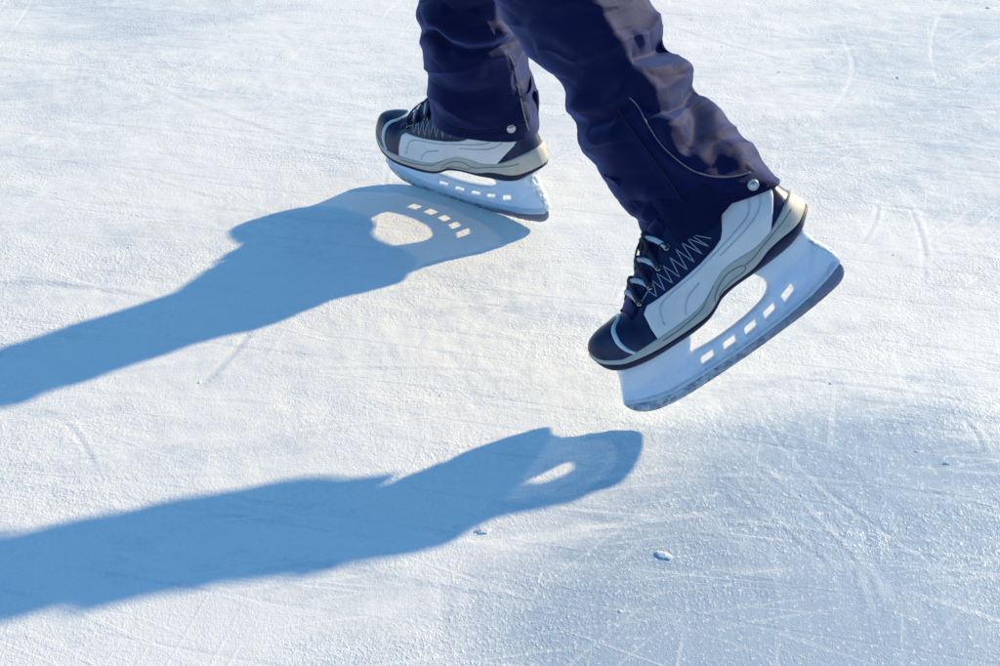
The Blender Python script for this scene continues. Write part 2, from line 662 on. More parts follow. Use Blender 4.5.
        # stitching
        zig = [(60, 107.5), (76, 116), (80, 106.8), (86, 122.5), (91, 108.2), (94, 127), (102, 110.2), (104, 131), (112, 111.8), (115, 134.5), (123, 114), (125, 138.5), (134, 116.6), (134, 141.5), (146, 119.4), (141, 143), (157, 122), (146, 144.5), (166, 126)]
        mb = MB()
        fine = []
        for i in range(len(zig) - 1):
            for k in range(8):
                fine.append(Vector(zig[i]).lerp(Vector(zig[i + 1]), k / 8))
        mb.tube([side(p.x, p.y, sg, .4) * S1 for p in fine], .0005, 5)
        mb.build('zigzag_stitching', M['thread'], root)
    # laces across the tongue
    def ph_of(x, z):
        zb, zt, n = ZB(x) + 3, ZT(x), NEXP(x)
        return math.asin(min(max((z - zb) / (zt - zb), 0), 1) ** (n / 2))
    cr = [(0, 1), (1, 0), (1, 2), (2, 1), (2, 3), (3, 2), (3, 3)]
    for kk, (a, b) in enumerate(cr):
        (xa, za), (xb, zb_) = eye[a], eye[b]
        pa, pb = ph_of(xa, za), math.pi - ph_of(xb, zb_)
        pts, ups = [], []
        for k in range(25):
            t = k / 24
            h = 1.8 + 4.4 * math.sin(math.pi * t) ** .6 + (1.4 if kk % 2 else 0)
            x_, f_ = xa + (xb - xa) * t, pa + (pb - pa) * t
            pts.append(boot(x_, f_, h) * S1)
            ups.append((boot(x_, f_, 4) - boot(x_, f_, 1)).normalized())
        mb = MB()
        mb.tube(pts, .0029, 10, .4, ups)
        mb.build('lace', M['lace'] if kk % 2 == 0 else M['lace_dark'], root)
    # bow
    top_p = boot(110, math.pi / 2, 5)
    mb = MB()
    for sgn, ln in ((-1, 1.0), (1, 1.05)):
        lp = spline([(0, 0, 0), (-5, sgn * 10, 1), (-6, sgn * 22 * ln, -4), (-12, sgn * 29 * ln, -14), (-14, sgn * 25, -18), (-8, sgn * 14, -6), (0, 0, -1)], 6)
        mb.tube(sc([top_p + Vector(p) * .62 for p in lp]), .0026, 8, .5)
        tl = spline([(0, 0, 0), (-8, sgn * 9, -3), (-17, sgn * 17, -11), (-25, sgn * 22, -20)], 6)
        mb.tube(sc([top_p + Vector(p) * .7 for p in tl]), .0024, 8, .5)
    bmk = MB()
    bmk.tube(sc([top_p + Vector(p) for p in spline([(4, -5, -1), (1, 0, 3), (4, 5, -1)], 6)]), .0042, 8)
    bow = mb.build('lace_bow', M['lace_dark'], root)
    bmk.build('lace_knot', M['lace_dark'], bow)
    # --- blade holder: two towers joined by the slotted bar
    slots = []
    for cx, cz, an in ((97.8, 13.6, .03), (127, 14.2, .06), (155.8, 16.4, .13), (183, 20.4, .22), (211, 26.6, .36)):
        L_, H_, sl = 8.7 if cx < 200 else 9.6, (4.2 if cx < 200 else 4.9), 1.8
        c_, s_ = math.cos(an), math.sin(an)
        base = []
        for (u, v) in ((-L_, -H_), (L_, -H_), (L_, H_), (-L_, H_)):
            base.append((u + sl * v / H_, v))
        rounded = []
        for i in range(4):
            p, a, b = np.array(base[i]), np.array(base[i - 1]), np.array(base[(i + 1) % 4])
            r_ = 1.9
            e0, e1 = p + (a - p) / np.linalg.norm(a - p) * r_, p + (b - p) / np.linalg.norm(b - p) * r_
            for t in (0, .33, .67, 1):
                rounded.append((1 - t)**2 * e0 + 2 * t * (1 - t) * p + t * t * e1)
        slots.append([(cx + u * c_ - v * s_, cz + u * s_ + v * c_) for u, v in rounded])
    front = [(-8.9, 17.6), (-5.5, 25), (-1.5, 34), (3.2, 43), (6.6, 51), (7.5, 58)]
    hole = [(93.5, 58), (93, 50), (91, 44), (87.5, 37), (85, 32.2), (85.5, 29.4), (88, 28), (96, 26.9), (109, 26.2), (122.3, 26.3), (140, 27.6), (157, 29.6), (171, 32.2), (182.4, 35.3), (189.5, 38.5), (194.5, 42.5), (197.3, 47.5), (197, 53), (193.5, 59), (188, 66), (186, 73)]
    rear = [(258, 84), (258.9, 73.5), (263.6, 61), (269.5, 50.5), (275.3, 40.5), (278.6, 27)]
    low = [(277.4, 24.8), (255, 16.8), (231.3, 10.6), (210, 6.8), (187.7, 3.8), (160, 1.4), (132.8, 0), (105, -.8), (79.7, -.9), (58, -.6), (40.8, .6), (22, 4.3), (7.8, 10.3), (-2, 14.8)]

    def hh(x, z):
        sole = ZB(x)
        t = min(max((z - (sole - 26)) / 26, 0), 1)
        h = 5.4 + 12.5 * t * t * (3 - 2 * t)
        if x > 186 or x < 93:
            h += 1.2 * min(max((z - 27) / 6, 0), 1)
        if x < 75:
            h += 6 * min(max((z - 24) / 22, 0), 1) * min(max((75 - x) / 30, 0), 1)
        # moulded facet of the rear tower
        d = (x - 236) * .79 - (z - 22) * .61
        h += 2.6 / (1 + math.exp(-d / .8)) * (1 if x > 215 else 0)
        h += 1.0 * (1 / (1 + math.exp((z - (3.5 + max(0, x - 120) ** 1.6 * .0085)) / .6)))
        return h
    mb = MB()
    plate(mb, front + hole + rear + low, slots, hh, 3.2)
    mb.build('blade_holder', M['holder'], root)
    # --- steel runner
    up_edge = [(272, 29), (255, 20), (231, 14), (188, 7), (133, 3), (80, 2.5), (42, 4), (9, 13), (-5, 20)]
    rb = [(-8.6, 16.6), (-7.8, 14.0), (-5.6, 9.6), (-2.0, 5.2), (1.8, 1.8), (6.3, -1.4), (13, -4.6), (23.2, -7.8), (40, -10.4), (60.4, -11.4), (95, -11.2), (133.6, -10), (172, -7.6), (209.2, -4.8), (235, -1.6), (255.3, 1.6), (264, 3.4), (269.5, 5.6), (274.2, 8.6), (277.3, 12.6), (278.6, 17), (278.7, 24.5)]
    mb = MB()
    plate(mb, up_edge + rb, [], lambda x, z: 2.6, 4)
    mb.build('steel_runner', M['runner'], root)
    # --- snow packed on the back of the holder
    mb = MB()
    line = spline([(257.5, 0, 77), (259.6, 0, 73), (264.4, 0, 61), (270, 0, 51), (276, 0, 41), (279, 0, 31)], 10)
    rows = []
    for i, p in enumerate(line):
        f = i / (len(line) - 1)
        hw = (12.5 * (1 - f) + 4.5 * f)
        row = []
        for j in range(25):
            a = math.pi * (j / 24) * 1.15 - math.pi * .575
            q = Vector((p[0] - 2.2 + 3.2 * math.cos(a), hw * math.sin(a), p[2] + 1.8 * math.cos(a)))
            d = noise.noise(q * .21) * 1.9 + noise.noise(q * .6) * 1.1
            e = 1 if 0 < i < len(line) - 1 else .3
            row.append((q + Vector((math.cos(a) * .8, math.sin(a), .4)) * d * e) * S1)
        rows.append(row)
    mb.grid(rows)
    mb.build('snow_crust', M['snow'], root)
    return root


def kids(o):
    return [c for c in bpy.data.objects if c.parent == o]


def copy_tree(o, parent=None):
    c = o.copy()
    COL.objects.link(c)
    if parent:
        c.parent = parent
    for ch in kids(o):
        copy_tree(ch, c)
    return c


skate_n = make_skate()
skate_f = copy_tree(skate_n)
skate_n.location, skate_n.rotation_euler = NEAR_LOC, NEAR_ROT
skate_f.location, skate_f.rotation_euler = FAR_LOC, FAR_ROT
for o, lab in ((skate_n, 'navy and silver ice skate on the raised near foot, heel tipped up off the ice'),
               (skate_f, 'navy and silver ice skate standing level on the ice, the farther one')):
    o['label'] = lab
    o['category'] = 'ice skate'
    o['group'] = 'ice skates worn by the skater'
NM = Matrix.Translation(NEAR_LOC) @ Euler(NEAR_ROT).to_matrix().to_4x4()
FM = Matrix.Translation(FAR_LOC) @ Euler(FAR_ROT).to_matrix().to_4x4()

# ------------------------------------------------------------------ THE SKATER (trousers)
PL = Vector((.05, 1.80, 0))
person = empty('person', PL)
person['label'] = 'skater in dark navy trousers seen from the thighs down, striding to the left'
person['category'] = 'person'


def dist_poly(P, poly):
    """distance of 2-D points to a polyline and the position along it"""
    best = np.full(len(P), 1e9)
    pos = np.zeros(len(P))
    n = len(poly) - 1
    for i in range(n):
        a, b = np.array(poly[i], float), np.array(poly[i + 1], float)
        d = b - a
        t = np.clip(((P - a) @ d) / (d @ d), 0, 1)
        q = np.linalg.norm(P - (a + t[:, None] * d), axis=1)
        m = q < best
        best[m] = q[m]
        pos[m] = (i + t[m]) / n
    return best, pos


NTH = 200


def make_leg(pairs, ycurve, bfac, upper, folds, hem_dip, seed, face, hemfac, farcut, boxy, nspan=16):
    """rings from (left px, right px) pairs at depth y, then upper world rings [(centre, a, b)]"""
    C, A, Bv = [], [], []
    for (l, r) in pairs:
        m = ((l[0] + r[0]) / 2, (l[1] + r[1]) / 2)
        y = ycurve(m[1])
        c = at_y(m[0], m[1], y)
        L, R = at_y(l[0], l[1], y), at_y(r[0], r[1], y)
        C.append(np.array(c))
        A.append(np.array((R - L) / 2))
    T = [C[min(i + 1, len(C) - 1)] - C[max(i - 1, 0)] for i in range(len(C))]
    for i in range(len(C)):
        e2 = np.cross(T[i], A[i])
        e2 /= np.linalg.norm(e2)
        if e2[1] > 0:
            e2 = -e2
        Bv.append(e2 * np.linalg.norm(A[i]) * (bfac[0] + (bfac[1] - bfac[0]) * min(1, i / 9)))
    for c, a, b in upper:
        C.append(np.array(c)), A.append(np.array((a, 0, 0))), Bv.append(np.array((0, -b, 0)))
    Cs, As, Bs = spline(C, nspan), spline(A, nspan), spline(Bv, nspan)
    Bs = [b * (1 - hemfac * max(0.0, 1 - i / (5.0 * nspan)) ** 1.2) for i, b in enumerate(Bs)]
    n = len(Cs)
    th = np.linspace(0, 2 * np.pi, NTH, endpoint=False)
    V = np.zeros((n, NTH, 3))
    P1, P2 = np.array((math.cos(face[0]), math.sin(face[0]))), np.array((1.0, math.tan(face[1])))
    RR = np.ones(NTH)
    nx_, ny_ = P2[1] - P1[1], -(P2[0] - P1[0])
    for k, t in enumerate(th):
        tt = t if t < math.pi else t - 2 * math.pi
        if face[1] - .5 < tt < face[0] + .0:
            den = math.cos(tt) * nx_ + math.sin(tt) * ny_
            r_ = (P1[0] * nx_ + P1[1] * ny_) / den if abs(den) > 1e-6 else 1
            if 0 < r_ < 1.1:
                RR[k] = 1 + (r_ - 1) * .85
    for _ in range(3):
        RR = (np.roll(RR, 1) + RR * 2 + np.roll(RR, -1)) / 4
    for i in range(n):
        ff = min(1.0, i / (2.6 * nspan))
        rr = 1 + (RR - 1) * ff
        pe = 2 + 1.6 * (1 - ff) * boxy
        rr = rr * (np.abs(np.cos(th)) ** pe + np.abs(np.sin(th)) ** pe) ** (-1 / pe)
        rr = rr * (1 - farcut * (1 - ff) * np.clip(-np.sin(th) - .3 * np.cos(th), 0, 1))
        V[i] = Cs[i] + (rr * np.cos(th))[:, None] * As[i] + (rr * np.sin(th))[:, None] * Bs[i]
    # hem dips
    ax = Cs[0] - Cs[6]
    ax /= np.linalg.norm(ax)
    fall = np.clip(1 - np.arange(n) / (1.6 * nspan), 0, 1) ** 1.5
    V += fall[:, None, None] * np.array([hem_dip(t) for t in th])[None, :, None] * ax[None, None, :]
    # normals
    dth = np.roll(V, -1, 1) - np.roll(V, 1, 1)
    ds = np.gradient(V, axis=0)
    N = np.cross(dth, ds)
    N /= np.linalg.norm(N, axis=2)[:, :, None]
    out = V - np.array(Cs)[:, None, :]
    sg = np.sign((N * out).sum(2).mean())
    N *= sg
    P = project(V.reshape(-1, 3))
    view = V.reshape(-1, 3) - np.array((0, 0, CAM_H))
    facing = (-(N.reshape(-1, 3) * view).sum(1)) / np.linalg.norm(view, axis=1)
    front = np.clip((facing + .35) / .4, 0, 1)
    D = np.zeros(len(P))
    for poly, amp, sig in folds:
        d, pos = dist_poly(P, poly)
        taper = np.clip(np.minimum(pos, 1 - pos) / .18, .15, 1)
        D += amp * .001 * np.exp(-d**2 / (2 * sig**2)) * taper * front
    # loose cloth: soft creases running round and along the leg
    off = Vector((seed * 7.3, seed * 3.1, 0))
    for i in range(n):
        for j in range(NTH):
            p = Vector(V[i, j])
            q = Vector((p.x * 9, p.y * 9, p.z * 15)) + off
            w = noise.noise_vector(q * .45) * .8
            a1 = 1 - abs(noise.noise(q + w))
            a2 = noise.noise(q * 2.3 + w * 2)
            a3 = max(0.0, 1 - abs(noise.noise(q * 1.25 + w * 1.6 + Vector((5, 1, 2)))) * 2.2) ** 3
            a4 = max(0.0, 1 - abs(noise.noise(Vector((q.x * 1.7, q.y * 1.7, q.z * 2.4)) + w * 1.2)) * 2.4) ** 3
            D[i * NTH + j] += (.0056 * (a1 - .78) + .0014 * a2 + .0032 * (a3 - .25) - .0013 * (a4 - .2))
    V = V + D.reshape(n, NTH, 1) * N
    rows = [list(map(Vector, V[i])) for i in range(n)]
    # folded hem: turn inwards
    hem = []
    for k, (dn, inn) in enumerate(((.0012, .0016), (.0004, .0042), (-.004, .0055), (-.03, .0075), (-.06, .010))):
        hem.append([Vector(V[0, j] + ax * dn - N[0, j] * inn) for j in range(NTH)])
    return hem[::-1] + rows, N


def ylin(p0, p1):
    return lambda py: p0[1] + (py - p0[0]) * (p1[1] - p0[1]) / (p1[0] - p0[0])


near_pairs = [((637, 217), (776, 178)), ((629, 213), (768, 166)), ((615, 197), (752, 146)), ((605, 180), (738, 131)), ((592, 160), (724, 114)),
              ((581, 144), (711, 98)), ((577, 122), (695, 86)), ((571, 107), (687, 64)), ((562, 86), (669, 46)), ((549, 74), (665, 32)),
              ((532, 60), (658, 12)), ((514, 38), (648, -10)), ((497, 9), (636, -34)), ((484, -18), (624, -60))]
near_folds = [
    ([(573, 121), (590, 125), (608, 120), (622, 111), (636, 98)], -8, 4.5),
    ([(563, 92), (582, 106), (604, 106), (622, 95), (634, 80)], 8, 8),
    ([(696, 84), (688, 99), (672, 109), (652, 110), (636, 103)], -8, 4.5),
    ([(688, 58), (678, 78), (662, 90), (642, 92)], 8, 8),
    ([(672, 42), (656, 50), (640, 56), (630, 58)], -7, 5),
    ([(664, 20), (650, 32), (636, 42)], 5, 8),
    ([(694, 96), (698, 118), (694, 138), (684, 158)], -7, 6),
    ([(668, 116), (666, 134), (672, 152), (684, 164)], 6, 7),
    ([(708, 100), (718, 126), (733, 150), (752, 166)], 6, 9),
    ([(705, 150), (722, 163), (745, 168)], -1.5, 5),
    ([(648, 124), (656, 139), (668, 153), (684, 166)], -6, 3.2),
    ([(634, 106), (644, 124), (660, 148), (678, 166), (698, 176), (722, 181), (748, 177)], 4, 4.0),
    ([(582, 152), (600, 140), (622, 134)], 5, 7),
    ([(612, 190), (636, 186), (664, 196)], 4, 6),
    ([(628, 205), (652, 204), (680, 214)], -5, 4),
    ([(634, 216), (658, 216), (686, 226)], 5, 5),
    ([(617, 108), (632, 130), (648, 152), (670, 184), (688, 212), (700, 232)], 2.2, 3),
    ([(600, 20), (612, 44), (616, 70)], 4, 9),
    ([(540, 40), (560, 60), (585, 76)], -4, 8),
    ([(520, 20), (550, 30), (590, 50)], 4, 9),
]
far_pairs = [((432, 114), (539, 122)), ((430, 97), (539, 104)), ((427, 79), (534, 87)), ((423, 61), (531, 66)), ((421, 48), (529, 51)),
             ((420.5, 36), (526, 39)), ((421, 25), (522, 29)), ((416.5, 13), (518, 16)), ((419, 1), (515, 2)), ((422, -20), (515, -20))]
far_folds = [
    ([(419, 25), (434, 33), (448, 45), (466, 51), (486, 50), (503, 46), (520, 37)], -10, 3.6),
    ([(414, 12), (432, 22), (452, 34), (476, 40), (498, 35), (514, 26)], 8, 6.5),
    ([(486, 60), (496, 56), (508, 52)], 5, 5),
    ([(494, 28), (504, 34), (512, 38)], 4, 4),
    ([(430, 28), (440, 42), (452, 62)], -4, 4),
    ([(425, 50), (440, 66), (462, 76), (490, 78)], 4, 7),
    ([(428, 78), (450, 92), (480, 96), (508, 88)], -3.5, 5),
    ([(434, 104), (456, 112), (486, 114), (514, 106)], 3, 5),
    ([(505, 50), (514, 63), (519, 89), (524, 113), (529, 131)], 3, 3),
    ([(524, 60), (529, 84), (531, 98)], -1.5, 4),
    ([(440, 8), (462, 12), (484, 8)], -5, 5),
    ([(446, 127), (474, 132), (500, 130), (528, 123)], -1.4, 1.8),
]


def dip_near(t):
    # front (left) high, camera side low
    return .010 * math.sin(t) + .006 * math.sin(t) * abs(math.sin(t)) if math.sin(t) > 0 else .002 * math.sin(t) ** 2


n_rows, _ = make_leg(near_pairs, ylin((205, 1.583), (10, 1.702)), (.62, .78),
                     [((.055, 1.722, .462), .086, .082), ((.018, 1.752, .540), .088, .086), ((-.03, 1.80, .66), .092, .09), ((-.075, 1.85, .80), .098, .098), ((-.09, 1.885, .93), .10, .10)],
                     near_folds, dip_near, 1, (math.radians(72), math.radians(-22)), .0, .30, 1.0)
f_rows, _ = make_leg(far_pairs, ylin((120, 1.974), (10, 1.970)), (.90, .92),
                     [((-.048, 1.965, .42), .078, .078), ((-.055, 1.962, .52), .084, .084), ((-.065, 1.985, .66), .090, .09), ((-.08, 2.01, .80), .098, .098), ((-.09, 2.02, .93), .10, .10)],
                     far_folds, lambda t: .004 * math.sin(t), 2, (math.radians(52), math.radians(-22)), .02, .0, .5)
mb = MB()
for rows in (n_rows, f_rows):
    mb.grid([[p - PL for p in r] for r in rows], True)
# hips and waist
hip = []
for z, a, b in ((.80, .13, .17), (.84, .145, .19), (.90, .15, .195), (.97, .145, .185), (1.04, .135, .17), (1.08, .13, .165)):
    hip.append([Vector((-.088 + a * math.cos(t), 1.95 + b * math.sin(t), z)) - PL for t in [2 * math.pi * k / 64 for k in range(64)]])
k0 = len(mb.v)
mb.grid(hip, True)
mb.f.append(tuple(k0 + 5 * 64 + i for i in range(64)))
trousers = mb.build('trousers', M['trouser'], person)


def bvh_of(rows):
    m = MB()
    m.grid(rows, True)
    return BVHTree.FromPolygons(m.v, m.f)


BN, BF = bvh_of(n_rows[5:]), bvh_of(f_rows[5:])


def hit(bvh, px, py):
    o, d = ray(px, py)
    loc, nrm, idx, dd = bvh.ray_cast(o, d.normalized())
    if loc is None:
        loc, nrm, idx, dd = bvh.find_nearest(o + d * 1.8)
    if nrm.dot(d) > 0:
        nrm = -nrm
    return loc, nrm


def surf_line(bvh, poly, off, n=8):
    pts = []
    for p in spline(poly, n):
        l, nr = hit(bvh, p[0], p[1])
        pts.append(l + nr * off - PL)
    # smooth lightly
    for _ in range(2):
        pts = [pts[0]] + [(pts[i - 1] + pts[i] * 2 + pts[i + 1]) / 4 for i in range(1, len(pts) - 1)] + [pts[-1]]
    return pts


for bvh, poly, r, mat, nm in (
        (BN, [(629, 97), (637, 105), (647, 124), (662, 145), (680, 162.5), (698, 173), (718, 177.5), (736, 176.5), (750, 173)], .0008, 'piping', 'piping'),
        (BN, [(617, 108), (632, 130), (648, 152), (672, 186), (688, 212), (700, 231)], .0008, 'seam', 'stitched_seam'),
        (BN, [(702, 229), (722, 215), (744, 201), (768, 186)], .0007, 'seam', 'stitched_seam'),
        (BF, [(508, 55), (513, 64), (518, 89), (523, 112), (528, 130)], .0010, 'piping', 'piping'),
        (BF, [(446, 126), (474, 131), (500, 129), (526, 122)], .0006, 'seam', 'stitched_seam')):
    m = MB()
    m.tube(surf_line(bvh, poly, .0009), r, 6)
    m.build(nm, M[mat], trousers)


def snap(bvh, px, py, r):
    l, nrm = hit(bvh, px, py)
    t = nrm.cross(Vector((0, 0, 1))).normalized()
    b = nrm.cross(t)
    m = MB()
    rows = []
    for rr, h in ((1.0, -.001), (1.0, .0012), (.92, .0019), (.78, .0022), (.66, .0017), (.58, .0018), (.40, .0026), (.2, .0030), (.01, .0031)):
        rows.append([l + nrm * h + (t * math.cos(a) + b * math.sin(a)) * r * rr - PL for a in [2 * math.pi * k / 24 for k in range(24)]])
    m.grid(rows, True)
    s = m.build('snap_button', M['snap'], trousers)
    return s


snap(BN, 753, 185, .0063)
snap(BF, 511, 128.5, .0060)
# small stud on the rear of each hem and the zip pull tab
snap(BN, 768.5, 168, .0022)
l, nr = hit(BF, 535, 100)
m = MB()
rows = []
for k in range(12):
    z = k / 11
    c = Vector((l.x + .001, l.y + .002, l.z - .024 + .036 * z))
    wv, tv = .0035 + .0015 * math.sin(math.pi * z), .006
    rows.append([c + Vector((wv * math.cos(a), tv * math.sin(a), 0)) - PL for a in [2 * math.pi * q / 12 for q in range(12)]])
m.grid(rows, True)
m.f.append(tuple(range(12)))
m.f.append(tuple(11 * 12 + q for q in range(12)))
m.build('zip_pull', M['gaiter'], trousers)

# liner cuffs: cloth sleeves from inside each trouser leg down into the boot
for MM, lrows, lowz, wb, yo, up_i in ((NM, n_rows, .150, .050, .012, 24), (FM, f_rows, .152, .042, .0, 20)):
    m = MB()
    top_ring = lrows[5 + up_i]
    tc = sum(top_ring, Vector((0, 0, 0))) / NTH
    rows = []
    for i in range(30):
        f = i / 29
        row = []
        for j in range(100):
            t = 2 * math.pi * j / 100
            zz_ = lowz + .0108 * math.cos(t) - .008 * (1 - abs(math.cos(t)))
            lo = MM @ Vector((.174 + .0735 * math.cos(t), wb * math.sin(t) + yo, zz_))
            q = top_ring[int(round((-t / (2 * math.pi)) * NTH)) % NTH]
            hi = tc + (q - tc) * .90
            g_ = f + .10 * math.sin(math.pi * f) * 0
            p = lo.lerp(hi, g_)
            c = (MM @ Vector((.174, yo, lowz))).lerp(tc, g_)
            d = noise.noise(Vector((p.x * 30, p.y * 30, p.z * 80))) * .0022 - .001
            p = p + (p - c).normalized() * d
            row.append(p - PL)
        rows.append(row)
    c0 = MM @ Vector((.174, yo, lowz)) - PL
    inner = [c0 + (q - c0) * .9 for q in rows[0]]
    m.grid([inner] + rows, True)
    m.build('liner_cuff', M['gaiter'], trousers)

# ------------------------------------------------------------------ ICE
def hash2(ix, iy, seed):
    h = (ix.astype(np.int64) * 374761393 + iy.astype(np.int64) * 668265263 + seed * 974634777) & 0xFFFFFFFF
    h = ((h ^ (h >> 13)) * 1274126177) & 0xFFFFFFFF
    return ((h ^ (h >> 16)) & 0xFFFFFF).astype(float) / 0xFFFFFF


def vnoise(x, y, seed):
    ix, iy = np.floor(x), np.floor(y)
    fx, fy = x - ix, y - iy
    fx = fx * fx * (3 - 2 * fx)
    fy = fy * fy * (3 - 2 * fy)
    a, b = hash2(ix, iy, seed), hash2(ix + 1, iy, seed)
    c, d = hash2(ix, iy + 1, seed), hash2(ix + 1, iy + 1, seed)
    return (a * (1 - fx) + b * fx) * (1 - fy) + (c * (1 - fx) + d * fx) * fy - .5


def grow(a, step, lim):
    out = []
    while abs(a) < lim:
        step *= 1.35
        a += step if lim > 0 else -step
        out.append(a)
    return out


xf = np.arange(-1.16, 1.161, .0027)
yf = [1.22]
while yf[-1] < 3.35:
    yf.append(yf[-1] + .0030 + .0028 * (yf[-1] - 1.22))
yf = np.array(yf)
gx = np.concatenate([np.array(grow(xf[0], .004, -300))[::-1] if False else np.array([xf[0] - s for s in np.cumsum(.004 * 1.35 ** np.arange(1, 34))])[::-1], xf, np.array([xf[-1] + s for s in np.cumsum(.004 * 1.35 ** np.arange(1, 34))])])
gy = np.concatenate([np.array([yf[0] - s for s in np.cumsum(.004 * 1.35 ** np.arange(1, 34))])[::-1], yf, np.array([yf[-1] + s for s in np.cumsum(.010 * 1.35 ** np.arange(1, 31))])])
X, Y = np.meshgrid(gx, gy)
near_w = np.clip(1.5 - np.maximum(np.abs(X) - 1.16, np.maximum(1.22 - Y, Y - 3.35)) * 8, 0, 1)
Z = np.zeros_like(X)
# gentle lumps, grain elongated along x (old blade direction) with a slight skew
U, Vv = X + .10 * Y, Y - .06 * X
Z += .0040 * vnoise(U * 2.1, Vv * 3.0, 1) + .0022 * vnoise(U * 6, Vv * 9, 2)
Z += .0011 * vnoise(U * 17, Vv * 22, 3) + .0008 * vnoise(U * 45, Vv * 46, 4)
rough_patch = np.clip(vnoise(X * 3.1, Y * 4.0, 9) + vnoise(X * 9, Y * 13, 10) * .6 + .55, .12, 1.1)
g = .0004 * vnoise(U * 90, Vv * 76, 5) + .0005 * vnoise(U * 150, Vv * 112, 6)
Z += g * rough_patch
scr = np.zeros_like(X)          # + scraped snow, - cut


def groove(p0, p1, bend, w, depth, bright):
    """a blade cut: an arc from p0 to p1 (ground points)"""
    global Z, scr
    p0, p1 = np.array(p0[:2]), np.array(p1[:2])
    L = np.linalg.norm(p1 - p0)
    t = (p1 - p0) / L
    nrm = np.array([-t[1], t[0]])
    lx0, lx1 = min(p0[0], p1[0]) - abs(bend) - .05, max(p0[0], p1[0]) + abs(bend) + .05
    ly0, ly1 = min(p0[1], p1[1]) - abs(bend) - .05, max(p0[1], p1[1]) + abs(bend) + .05
    i0, i1 = np.searchsorted(gx, lx0), np.searchsorted(gx, lx1)
    j0, j1 = np.searchsorted(gy, ly0), np.searchsorted(gy, ly1)
    if i1 - i0 < 2 or j1 - j0 < 2:
        return
    xx, yy = X[j0:j1, i0:i1] - p0[0], Y[j0:j1, i0:i1] - p0[1]
    s = (xx * t[0] + yy * t[1]) / L
    d = xx * nrm[0] + yy * nrm[1] - bend * 4 * s * (1 - s)
    d = d + .0022 * vnoise(xx * 40, yy * 40, 21)
    m = np.clip(np.minimum(s, 1 - s) * 9, 0, 1) * (.45 + vnoise(s * L * 26, s * 0 + p0[0] * 17, 22) + .4)
    m = np.clip(m, 0, 1.2)
    cut = np.exp(-(d / w) ** 2) * m
    lip = np.exp(-((d - 1.9 * w) / (1.1 * w)) ** 2) * m
    Z[j0:j1, i0:i1] += (-depth * cut + depth * .75 * lip) * .45
    scr[j0:j1, i0:i1] += bright * (lip * 1.0 + cut * .4) - .35 * abs(bright) * cut


def G(px, py):
    return on_ground(px, py)


for a, b, bd, w, dp, br in (
        ((905, 200), (922, 282), .012, .0032, .0011, .6), ((878, 202), (846, 258), .01, .003, .0012, .7), ((922, 256), (1000, 240), .004, .003, .001, .6),
        ((690, 412), (905, 620), .012, .0032, .0009, .6), ((720, 470), (960, 640), -.02, .003, .0012, .6), ((962, 418), (984, 452), .004, .003, .0009, .3),
        ((252, 328), (196, 388), .004, .0045, .0020, -.5), ((0, 283), (155, 300), .01, .005, .0014, -.5), ((410, 594), (462, 622), .003, .005, .003, .1),
        ((122, 612), (128, 666), .003, .003, .0014, .4), ((160, 612), (440, 640), .012, .003, .0013, .6), ((300, 372), (520, 374), .006, .003, .001, .6),
        ((640, 372), (1000, 408), .02, .003, .0011, .6), ((672, 478), (1000, 500), .01, .003, .0012, .5), ((560, 530), (790, 545), .006, .003, .0011, .6),
        ((392, 150), (360, 260), .004, .0025, .0010, .4), ((180, 30), (420, 66), .01, .004, .0012, .5), ((40, 120), (380, 170), .03, .004, .0012, .5),
        ((100, 60), (330, 150), -.02, .004, .0012, .5), ((700, 60), (1000, 118), .02, .004, .0012, .6), ((720, 20), (990, 60), -.02, .004, .0012, .6),
        ((860, 110), (1000, 150), .01, .003, .0012, .6), ((60, 420), (96, 470), .004, .003, .0012, .5), ((50, 160), (300, 236), .03, .003, .001, .5)):
    groove(G(*a), G(*b), bd, w, dp, br)
for k in range(170):
    cx, cy = rng.uniform(-1.2, 1.2), rng.uniform(1.2, 3.4)
    an = rng.normal(0, .38) + (math.pi / 2.6 if rng.random() < .12 else 0)
    L = rng.uniform(.08, .75)
    d = np.array([math.cos(an), math.sin(an)]) * L / 2
    groove((cx - d[0], cy - d[1]), (cx + d[0], cy + d[1]), rng.normal(0, .05) * L, rng.uniform(.0022, .0042), rng.uniform(.0003, .0012), rng.uniform(.15, .7))
Z *= near_w
Z = np.minimum(Z, .004)
# keep the ice flat under the standing blade
ny, nx = X.shape
co = np.stack([X, Y, Z], 2).reshape(-1, 3)
idx = np.arange(nx * ny).reshape(ny, nx)
quads = np.stack([idx[:-1, :-1], idx[:-1, 1:], idx[1:, 1:], idx[1:, :-1]], 2).reshape(-1, 4)
me = bpy.data.meshes.new('ice')
me.vertices.add(len(co))
me.vertices.foreach_set('co', co.astype(np.float32).ravel())
me.loops.add(quads.size)
me.loops.foreach_set('vertex_index', quads.astype(np.int32).ravel())
me.polygons.add(len(quads))
me.polygons.foreach_set('loop_start', (np.arange(len(quads)) * 4).astype(np.int32))
me.polygons.foreach_set('loop_total', np.full(len(quads), 4, np.int32))
me.polygons.foreach_set('use_smooth', np.ones(len(quads), bool))
at = me.attributes.new('scrape', 'FLOAT', 'POINT')
at.data.foreach_set('value', (scr * near_w).astype(np.float32).ravel())
me.update()
me.validate()
ice = bpy.data.objects.new('ice', me)
COL.objects.link(ice)
ice['kind'] = 'structure'


